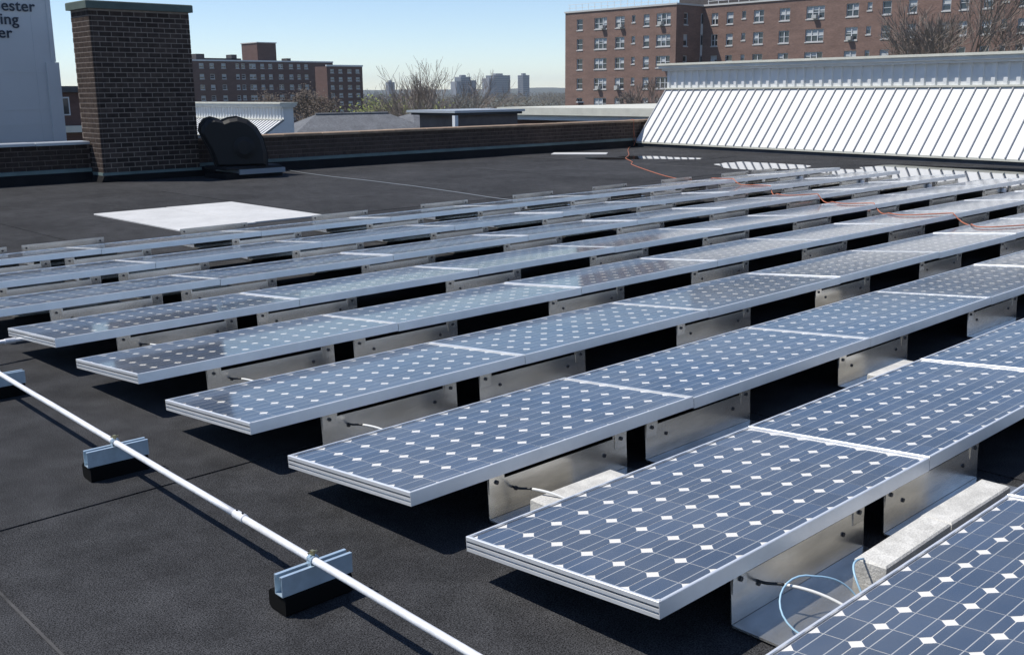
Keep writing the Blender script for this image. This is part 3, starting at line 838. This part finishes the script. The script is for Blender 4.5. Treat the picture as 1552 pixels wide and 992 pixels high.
# ================================================================== WHITE BUILDING WITH LETTERING
t = thing('white_building', (3.0, 20, GZ), 'white panelled building with dark lettering behind the left parapet', 'building')
MB().box(-9, 3.29, 0, 8, 0, 16.2).build('wall', M['whitewall'], t)
MB().box(3.10, 3.36, -0.03, 0.05, 0, 13.19).build('corner_trim', M['whitewall'], t)
MB().box(3.22, 3.31, -0.015, 0.03, 13.2, 16.2).build('corner_trim', M['whitewall'], t)
for z in (11.95, 12.25, 13.0, 14.8):
    MB().box(-9, 3.09, -0.008, 0.004, z, z+0.012).build('panel_joint', M['greymetal'], t)
for x in (2.9, 1.6, 0.3, -1.0, -2.3):
    MB().box(x, x+0.012, -0.006, 0.004, 11.0, 16.2).build('panel_joint', M['greymetal'], t)
def letters(txt, right_x, base_z, size):
    cu = bpy.data.curves.new('lettering', 'FONT'); cu.body = txt; cu.size = size; cu.align_x = 'RIGHT'
    cu.extrude = 0.006; cu.offset = 0.0035; cu.space_character = 1.04
    tmp = bpy.data.objects.new('tmp', cu); COL.objects.link(tmp)
    bpy.context.view_layer.update()
    me = bpy.data.meshes.new_from_object(tmp.evaluated_get(bpy.context.evaluated_depsgraph_get()))
    bpy.data.objects.remove(tmp)
    me.materials.clear(); me.materials.append(M['ink'])
    o = inst('lettering', me, t, (right_x-3.0, -0.014, base_z-GZ), (R(90), 0, 0))
    return o
letters('ester', 6.0, 3.175, 0.30)
letters('ing', 5.66, 2.915, 0.30)
letters('er', 5.51, 2.655, 0.30)

# ================================================================== APARTMENT BLOCKS
def facade(mapf, s0, s1, z0, z1, holes, depth, name, m, parent):
    """wall sheet with real openings; mapf(s,z,d) -> local point, d = depth into the wall"""
    S = sorted({s0, s1, *[h[0] for h in holes], *[h[1] for h in holes]}); Z = sorted({z0, z1, *[h[2] for h in holes], *[h[3] for h in holes]})
    b = MB()
    for i in range(len(S)-1):
        for j in range(len(Z)-1):
            cs, cz = (S[i]+S[i+1])/2, (Z[j]+Z[j+1])/2
            if any(h[0] < cs < h[1] and h[2] < cz < h[3] for h in holes): continue
            b.quad(mapf(S[i], Z[j], 0), mapf(S[i+1], Z[j], 0), mapf(S[i+1], Z[j+1], 0), mapf(S[i], Z[j+1], 0))
    for (a, c, lo, hi) in holes:
        b.quad(mapf(a, lo, 0), mapf(a, lo, depth), mapf(a, hi, depth), mapf(a, hi, 0)); b.quad(mapf(c, lo, 0), mapf(c, hi, 0), mapf(c, hi, depth), mapf(c, lo, depth))
        b.quad(mapf(a, lo, 0), mapf(c, lo, 0), mapf(c, lo, depth), mapf(a, lo, depth)); b.quad(mapf(a, hi, 0), mapf(a, hi, depth), mapf(c, hi, depth), mapf(c, hi, 0))
    return b.build(name, m, parent, fix=False)

def mbox(b, mapf, s0, s1, z0, z1, d0, d1):
    P = [mapf(s, z, d) for d in (d0, d1) for (s, z) in ((s0, z0), (s1, z0), (s1, z1), (s0, z1))]
    i = len(b.v); b.v += [tuple(p) for p in P]
    b.f += [(i, i+1, i+2, i+3), (i+7, i+6, i+5, i+4), (i, i+4, i+5, i+1), (i+1, i+5, i+6, i+2), (i+2, i+6, i+7, i+3), (i+3, i+7, i+4, i)]

def window(mapf, h, parent, kind, rng, ac=False, fw=0.08):
    a, c, lo, hi = h
    b = MB(); d0, d1 = 0.10, 0.18
    mbox(b, mapf, a, a+fw, lo, hi, d0, d1); mbox(b, mapf, c-fw, c, lo, hi, d0, d1)
    mbox(b, mapf, a+fw, c-fw, lo, lo+fw, d0, d1); mbox(b, mapf, a+fw, c-fw, hi-fw, hi, d0, d1)
    mid = (lo+hi)/2
    n = {1: 1, 2: 2, 3: 3, 0: 1}[kind]
    w = (c-a)/n
    for i in range(1, n): mbox(b, mapf, a+i*w-fw*0.7, a+i*w+fw*0.7, lo+fw, hi-fw, d0, d1)
    if kind: 
        for i in range(n): mbox(b, mapf, a+i*w+fw*0.72, a+(i+1)*w-fw*0.72, mid-fw*0.4, mid+fw*0.4, d0+0.01, d1-0.01)
    wo = b.build('window', M['winframe'], parent)
    p = MB()
    for i in range(n):
        p.quad(mapf(a+i*w, lo, 0.20), mapf(a+(i+1)*w, lo, 0.20), mapf(a+(i+1)*w, hi, 0.20), mapf(a+i*w, hi, 0.20))
    p.build('pane', M['winglass'], wo, fix=False)
    bl = MB(); any_ = False
    for i in range(n):
        if rng.random() < 0.62:
            dr = rng.uniform(0.3, 0.75)
            mbox(bl, mapf, a+i*w+fw*0.75, a+(i+1)*w-fw*0.75, hi-fw-(hi-lo-2*fw)*dr, hi-fw-0.004, 0.186, 0.194); any_ = True
    if any_: bl.build('blind', M['blind'], wo)
    s = MB(); mbox(s, mapf, a-0.06, c+0.06, lo-0.14, lo-0.004, -0.06, 0.12); s.build('sill', M['sill'], wo)
    if ac:
        s = MB(); ax = a + (c-a)*rng.uniform(0.1, 0.5); mbox(s, mapf, ax, ax+0.62, lo+0.01, lo+0.45, -0.5, 0.17); s.build('air_conditioner', M['ac'], wo)

wr = random.Random(5)
AX, AY = 110.6, 84.9
apt = thing('apartment_block', (AX, AY, GZ), 'seven storey red brick apartment block with white windows behind the white roof', 'building')
TOP = 12.25-GZ
FL = [11.30-GZ - 2.73*i for i in range(6)]            # window heads, counted down
mL = lambda s, z, d: (d, s-AY, z)                      # left wing front, faces -X; s = world Y
mR = lambda s, z, d: (5.76+d, s-AY, z)                 # right wing front
mS = lambda s, z, d: (s, d, z)                         # return wall, faces -Y
colsL = [(101.5, 102.62, 1), (96.95, 99.27, 3), (93.75, 95.4, 2), (91.85, 92.45, 0), (89.4, 90.4, 1), (85.85, 88.2, 3)]
colsR = [(82.45, 83.5, 2), (80.05, 81.1, 1), (78.1, 78.7, 0), (75.4, 76.9, 2), (71.6, 73.1, 2), (66.8, 69.3, 3), (62.3+0, 63.9, 2), (60.6, 61.2, 0), (58.2, 59.3, 1), (55.1, 56.15, 1),
         (51.2, 52.2, 1), (49.2, 50.2, 1), (46.6, 47.6, 1), (44.9, 45.5, 0), (42.2, 43.8, 2), (38.4, 40.6, 3), (34.6, 36.2, 2)]
def fill(mapf, cols, s0, s1, heads, par, hh=1.5, acp=0.22):
    holes = []; ws = []
    for (a, c, k) in cols:
        for zh in heads:
            hgt = hh*(0.62 if k == 0 else 1.0)
            h = (a, c, zh-hgt, zh); holes.append(h); ws.append((h, k))
    facade(mapf, s0, s1, 0, TOP, holes, 0.26, 'wall', M['aptbrick'], par)
    for h, k in ws: window(mapf, h, par, k, wr, ac=(k in (2, 3) and wr.random() < acp))
fill(mL, colsL, AY, 104.9, FL, apt)
fill(mR, colsR, 30.0, AY, FL[:5], apt)
fill(mS, [(1.6, 2.5, 1)], 0, 5.76, FL[:5], apt)
# other sides, roof, parapet copings
b = MB()
b.quad((0, 20.0, 0), (14, 20.0, 0), (14, 20.0, TOP), (0, 20.0, TOP)); b.quad((14, 20, 0), (14, -54.9, 0), (14, -54.9, TOP), (14, 20, TOP)); b.quad((5.76, -54.9, 0), (14, -54.9, 0), (14, -54.9, TOP), (5.76, -54.9, TOP))
b.quad((0.3, 0.3, TOP-0.3), (13.7, 0.3, TOP-0.3), (13.7, 19.7, TOP-0.3), (0.3, 19.7, TOP-0.3)); b.quad((6.0, -54.6, TOP-0.3), (13.7, -54.6, TOP-0.3), (13.7, 0.3, TOP-0.3), (6.0, 0.3, TOP-0.3))
b.build('wall', M['aptbrick'], apt, fix=False)
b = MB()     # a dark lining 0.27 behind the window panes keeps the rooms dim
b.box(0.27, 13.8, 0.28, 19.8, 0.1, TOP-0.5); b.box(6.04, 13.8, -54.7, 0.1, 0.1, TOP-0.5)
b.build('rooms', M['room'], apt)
MB().box(-0.12, 0.3, -0.12, 20.1, TOP, TOP+0.22).build('coping', M['sill'], apt)
MB().box(0.302, 5.9, -0.12, 0.3, TOP, TOP+0.22).build('coping', M['sill'], apt)
MB().box(5.64, 6.06, -54.9, -0.122, TOP, TOP+0.22).build('coping', M['sill'], apt)
rl = MB()
for y in [0.3+1.2*i for i in range(17)]: rl.tube([(0.4, y, TOP+0.2), (0.4, y, TOP+1.15)], 0.035, 4)
for z in (0.65, 1.15): rl.tube([(0.4, 0.2, TOP+z), (0.4, 19.9, TOP+z)], 0.035, 4)
rl.build('roof_railing', M['rail'], apt)
rl = MB()
for y in [-0.5-1.6*i for i in range(34)]: rl.tube([(6.2, y, TOP+0.2), (6.2, y, TOP+1.15)], 0.035, 4)
for z in (0.65, 1.15): rl.tube([(6.2, -0.4, TOP+z), (6.2, -54.5, TOP+z)], 0.035, 4)
rl.build('roof_railing', M['rail'], apt)
MB().box(7.0, 12.5, -9.0, 5.0, TOP-0.25, TOP+3.2).build('penthouse', M['penthouse'], apt)
MB().box(6.85, 12.65, -9.15, 5.15, TOP+3.2, TOP+3.4).build('penthouse_coping', M['sill'], apt)
# stair window strip in the corner, opaque spandrels between the lights
st = MB()
for zh in FL[:5]:
    st.box(5.30, 5.70, -0.06, -0.002, zh-2.7+0.02, zh-1.35)
st.build('stair_spandrels', M['greymetal'], apt)
for zh in FL[:5]:
    w_ = MB().box(5.30, 5.70, -0.06, -0.002, zh-1.34, zh).build('window', M['winframe'], apt)
    MB().box(5.34, 5.66, -0.07, -0.0605, zh-1.28, zh-0.06).build('pane', M['winglass'], w_)

# far block, shaded side towards the roof
FX, FY = 129.0, 256.9
fb = thing('apartment_block', (FX, FY, GZ), 'far dark brick apartment block with rooftop penthouse beyond the black exhaust hood', 'building')
TF = 9.75-GZ
mF = lambda s, z, d: (s-FX, d, z)
cF = [(131.3, 132.6, 1), (134.3, 135.6, 1), (137.7, 139.0, 1), (141.9, 142.95, 1), (143.6, 144.7, 1), (146.0, 148.0, 2), (149.4, 150.6, 1), (151.9, 153.1, 1), (155.0, 156.5, 2), (158.4, 159.7, 1), (161.0, 162.1, 1), (163.4, 164.6, 1)]
FLf = [9.2-GZ-2.78*i for i in range(6)]
cF0 = [(118.2, 119.6, 1), (121.5, 123.0, 2), (125.5, 127.0, 1)]
def fill2(mapf, cols, s0, s1, top, heads, par, hh, m):
    holes = []; ws = []
    for (a, c, k) in cols:
        for zh in heads: h = (a, c, zh-hh, zh); holes.append(h); ws.append((h, k))
    facade(mapf, s0, s1, 0, top, holes, 0.26, 'wall', m, par)
    for h, k in ws: window(mapf, h, par, k, wr, fw=0.12)
fill2(mF, cF0+cF, 115, 173.0, TF, FLf, fb, 1.25, M['aptbrick2'])
b = MB(); w_ = 173.0-FX
b.quad((-14, 0, 0), (-14, 0, TF), (-14, 14, TF), (-14, 14, 0)); b.quad((w_, 0, 0), (w_, 14, 0), (w_, 14, TF), (w_, 0, TF)); b.quad((-14, 14, 0), (-14, 14, TF), (w_, 14, TF), (w_, 14, 0)); b.quad((-14, 0.3, TF-0.2), (w_, 0.3, TF-0.2), (w_, 14, TF-0.2), (-14, 14, TF-0.2))
b.build('wall', M['aptbrick2'], fb, fix=False)
MB().box(-13.8, w_-0.2, 0.28, 13.8, 0.1, TF-0.4).build('rooms', M['room'], fb)
MB().box(-14.1, w_+0.1, -0.1, 0.4, TF, TF+0.35).build('coping', M['greymetal'], fb)
MB().box(21.5, 27.4, 3.0, 11.5, TF-0.2, TF+5.1).build('penthouse', M['aptbrick2'], fb)
MB().box(21.3, 27.6, 2.8, 11.7, TF+5.1, TF+5.35).build('penthouse_coping', M['sill'], fb)
for (x0, x1, zz) in [(4.2, 6.6, 2.0), (6.62, 17.5, 0.95), (14.6, 16.2, 1.95), (38.0-6, 33.2, 1.2)]:
    MB().box(x0, x1, 5.0, 8.0, TF-0.19, TF+zz).build('roof_plant', M['penthouse'], fb)
# protruding wing of the far block
WX, WY = 150.06, 225.7
TW = 7.85-GZ
fw_ = thing('apartment_block', (WX, WY, GZ), 'lower brick wing of the far apartment block with a sunlit end wall', 'building')
mW = lambda s, z, d: (s-WX, d, z)
fill2(mW, [(151.1, 152.2, 1), (153.6, 154.75, 1), (156.3, 157.6, 1), (158.9, 160.1, 1)], WX, 161.0, TW, [7.2-GZ-2.0*i*1.0 for i in range(6)], fw_, 0.95, M['aptbrick2'])
b = MB(); L_ = 161.0-WX
b.quad((0, 0, 0), (0, 0, TW), (0, 5.4, TW), (0, 5.4, 0)); b.quad((L_, 0, 0), (L_, 5.4, 0), (L_, 5.4, TW), (L_, 0, TW)); b.quad((0, 5.4, 0), (0, 5.4, TW), (L_, 5.4, TW), (L_, 5.4, 0)); b.quad((0, 0, TW-0.1), (L_, 0, TW-0.1), (L_, 5.4, TW-0.1), (0, 5.4, TW-0.1))
b.build('wall', M['aptbrick2'], fw_, fix=False)
MB().box(0.2, L_-0.2, 0.28, 5.2, 0.1, TW-0.3).build('rooms', M['room'], fw_)
MB().box(-0.15, L_+0.15, -0.15, 0.3, TW, TW+0.4).build('coping', M['greymetal'], fw_)

# ================================================================== SKYLINE TOWERS
def tower(x, y, w, d, top, label, extra=None):
    t = thing('tower', (x, y, GZ), label, 'tower', 'far skyline towers', (0, 0, R(-12)))
    H = top-GZ
    MB().box(-w/2, w/2, -d/2, d/2, 0, H).build('shaft', M['tower'], t)
    b = MB()
    z = 3.0
    while z < H-2.5:
        b.box(-w/2+1.2, w/2-1.2, -d/2-0.15, -d/2-0.02, z, z+1.5); b.box(-w/2-0.15, -w/2-0.02, -d/2+1.2, d/2-1.2, z, z+1.5); z += 3.2
    tag(b.build('window_bands', M['towerglass'], t, fix=False), kind='stuff')
    MB().box(-w*0.22, w*0.2, -d*0.2, d*0.2, H, H+3.2).build('penthouse', M['tower'], t)
    if extra:
        for (ex, ew, eh) in extra: MB().box(ex, ex+ew, -d/2-3, d/2-4, 0, H-eh).build('side_slab', M['tower'], t)
tower(1119, 1485, 12, 12, 17, 'smallest far tower, standing alone beside the far apartment wing')
tower(1212, 1400, 20, 22, 25, 'far tower with lower slabs on both sides', [(-20, 9.9, 8), (10.1, 9, 6)])
tower(1257, 1358, 34, 26, 27, 'broadest far tower, between two others on the skyline', [(-27, 9.9, 5)])
tower(1289, 1327, 14, 16, 27, 'slim far tower nearest the big apartment block')

# ================================================================== TREES
def bare_tree(name, base, height, spread, seed, label, m, depth=6, r0=None, leafm=None, nleaf=0, lsize=0.2, rmin=0.02):
    rr = random.Random(seed)
    t = thing(name, base, label, 'tree')
    trunk, crown = MB(), MB(); tips = []
    def grow(p, d, L, rad, lv):
        n = 3; pts = [p]; q = p; dd = d
        for i in range(n):
            dd = (dd + Vector((rr.gauss(0, .13), rr.gauss(0, .13), rr.gauss(0.03, .08)))).normalized()
            q = q + dd*(L/n); pts.append(q)
        sides = 7 if lv == 0 else 5 if lv == 1 else 3
        end = rad*(0.62 if lv < depth else 0.4)
        (trunk if lv == 0 else crown).tube(pts, [max(rmin, rad + (end-rad)*i/n) for i in range(n+1)], sides, cap=False)
        if lv >= depth: tips.append(q); return
        kids = rr.choice([2, 3, 3]) if lv else 4
        for c in range(kids):
            a = rr.uniform(0, 6.283); s = spread*rr.uniform(0.6, 1.25)*(1.0 if lv else 0.8)
            o = dd.orthogonal().normalized(); o2 = dd.cross(o)
            nd = (dd + (o*math.cos(a)+o2*math.sin(a))*s + Vector((0, 0, 0.10))).normalized()
            start = pts[rr.choice([2, 3, 3])] if lv else pts[rr.choice([2, 3])]
            grow(start, nd, L*rr.uniform(0.62, 0.86), end*rr.uniform(0.65, 0.9), lv+1)
        if lv and rr.random() < 0.8: grow(q, dd, L*0.75, end, lv+1)
    grow(Vector((0, 0, -0.1)), Vector((rr.uniform(-.05, .05), rr.uniform(-.05, .05), 1)), height*0.27, r0 or height*0.018, 0)
    zm = max(q[2] for q in crown.v); k_ = height/zm
    for mb in (trunk, crown): mb.v = [(x*k_, y*k_, z*k_ if z > 0 else z) for x, y, z in mb.v]
    tips = [q*k_ for q in tips]
    trunk.build('trunk', M['bark'], t, fix=False); crown.build('crown', m, t, fix=False)
    if leafm:
        lb = MB()
        for i in range(nleaf):
            p = rr.choice(tips) + Vector((rr.gauss(0, 1), rr.gauss(0, 1), rr.gauss(0, 1)))*height*0.05
            d = Vector((rr.gauss(0, 1), rr.gauss(0, 1), rr.gauss(0, .6))).normalized()*lsize; w = d.orthogonal().normalized()*lsize*0.6
            lb.quad(p-w*0.2-d*0.5, p+w*0.6, p+d*0.6, p-w*0.7)
        lb.build('leaves', leafm, t, fix=False)
    return t
bare_tree('bare_tree', (100.5, 42.6, GZ), 24.5, 0.52, 2, 'large leafless tree with dense twigs in front of the big apartment block', M['bark'], 6, rmin=0.019)
bare_tree('bare_tree', (104.0, 35.5, GZ), 19.0, 0.55, 9, 'second leafless tree further along the big apartment block', M['bark'], 6, rmin=0.019)
bare_tree('bare_tree', (101.0, 81.5, GZ), 14.0, 0.60, 14, 'small leafless tree at the foot of the big apartment block', M['bark'], 6, rmin=0.019)
bare_tree('bare_tree', (49.5, 59.8, GZ), 15.2, 0.50, 4, 'tall thin leafless tree standing behind the hip roofed houses', M['bark'], 6, r0=0.2, rmin=0.010)
bare_tree('bare_tree', (50.5, 64.5, GZ), 13.4, 0.58, 8, 'spreading leafless tree behind the hip roofed houses', M['bark'], 6, r0=0.2, rmin=0.010)
bare_tree('budding_tree', (66, 103, GZ), 10.9, 0.6, 31, 'brownish budding tree between the hip roofs and the far apartment wing', M['budtwig'], 5, leafm=M['budtwig'], nleaf=2500, lsize=0.22)
bare_tree('budding_tree', (110.8, 173.9, GZ), 13.0, 0.6, 17, 'brownish budding tree in front of the far apartment block', M['budtwig'], 6, leafm=M['budtwig'], nleaf=2500, lsize=0.30)
bare_tree('budding_tree', (103.0, 178.0, GZ), 12.5, 0.6, 18, 'low brownish budding tree before the middle of the far apartment block', M['budtwig'], 6, leafm=M['budtwig'], nleaf=3500, lsize=0.30)
bare_tree('leafy_tree', (53.0, 73.5, GZ), 11.5, 0.75, 23, 'bright yellow green leafing tree beyond the hip roofs', M['bark'], 5, leafm=M['spring'], nleaf=6500, lsize=0.27)
bare_tree('leafy_tree', (56.0, 71.0, GZ), 11.1, 0.75, 24, 'yellow green leafing tree beside the brighter leafing tree', M['bark'], 5, leafm=M['spring'], nleaf=5000, lsize=0.27)

# ================================================================== AIR
hz = MB().box(-3650, 3650, -3650, 3650, GZ-1.0, 60.0)
hm = bpy.data.materials.new('pale_air'); hm.use_nodes = True
hn = hm.node_tree.nodes; hn.remove(hn['Principled BSDF'])
pv = hn.new('ShaderNodeVolumePrincipled')
pv.inputs['Color'].default_value = (0.82, 0.90, 1.0, 1)
pv.inputs['Density'].default_value = 0.00012
pv.inputs['Anisotropy'].default_value = 0.2
hm.node_tree.links.new(pv.outputs[0], hn['Material Output'].inputs['Volume'])
tag(hz.build('haze', hm), kind='stuff')
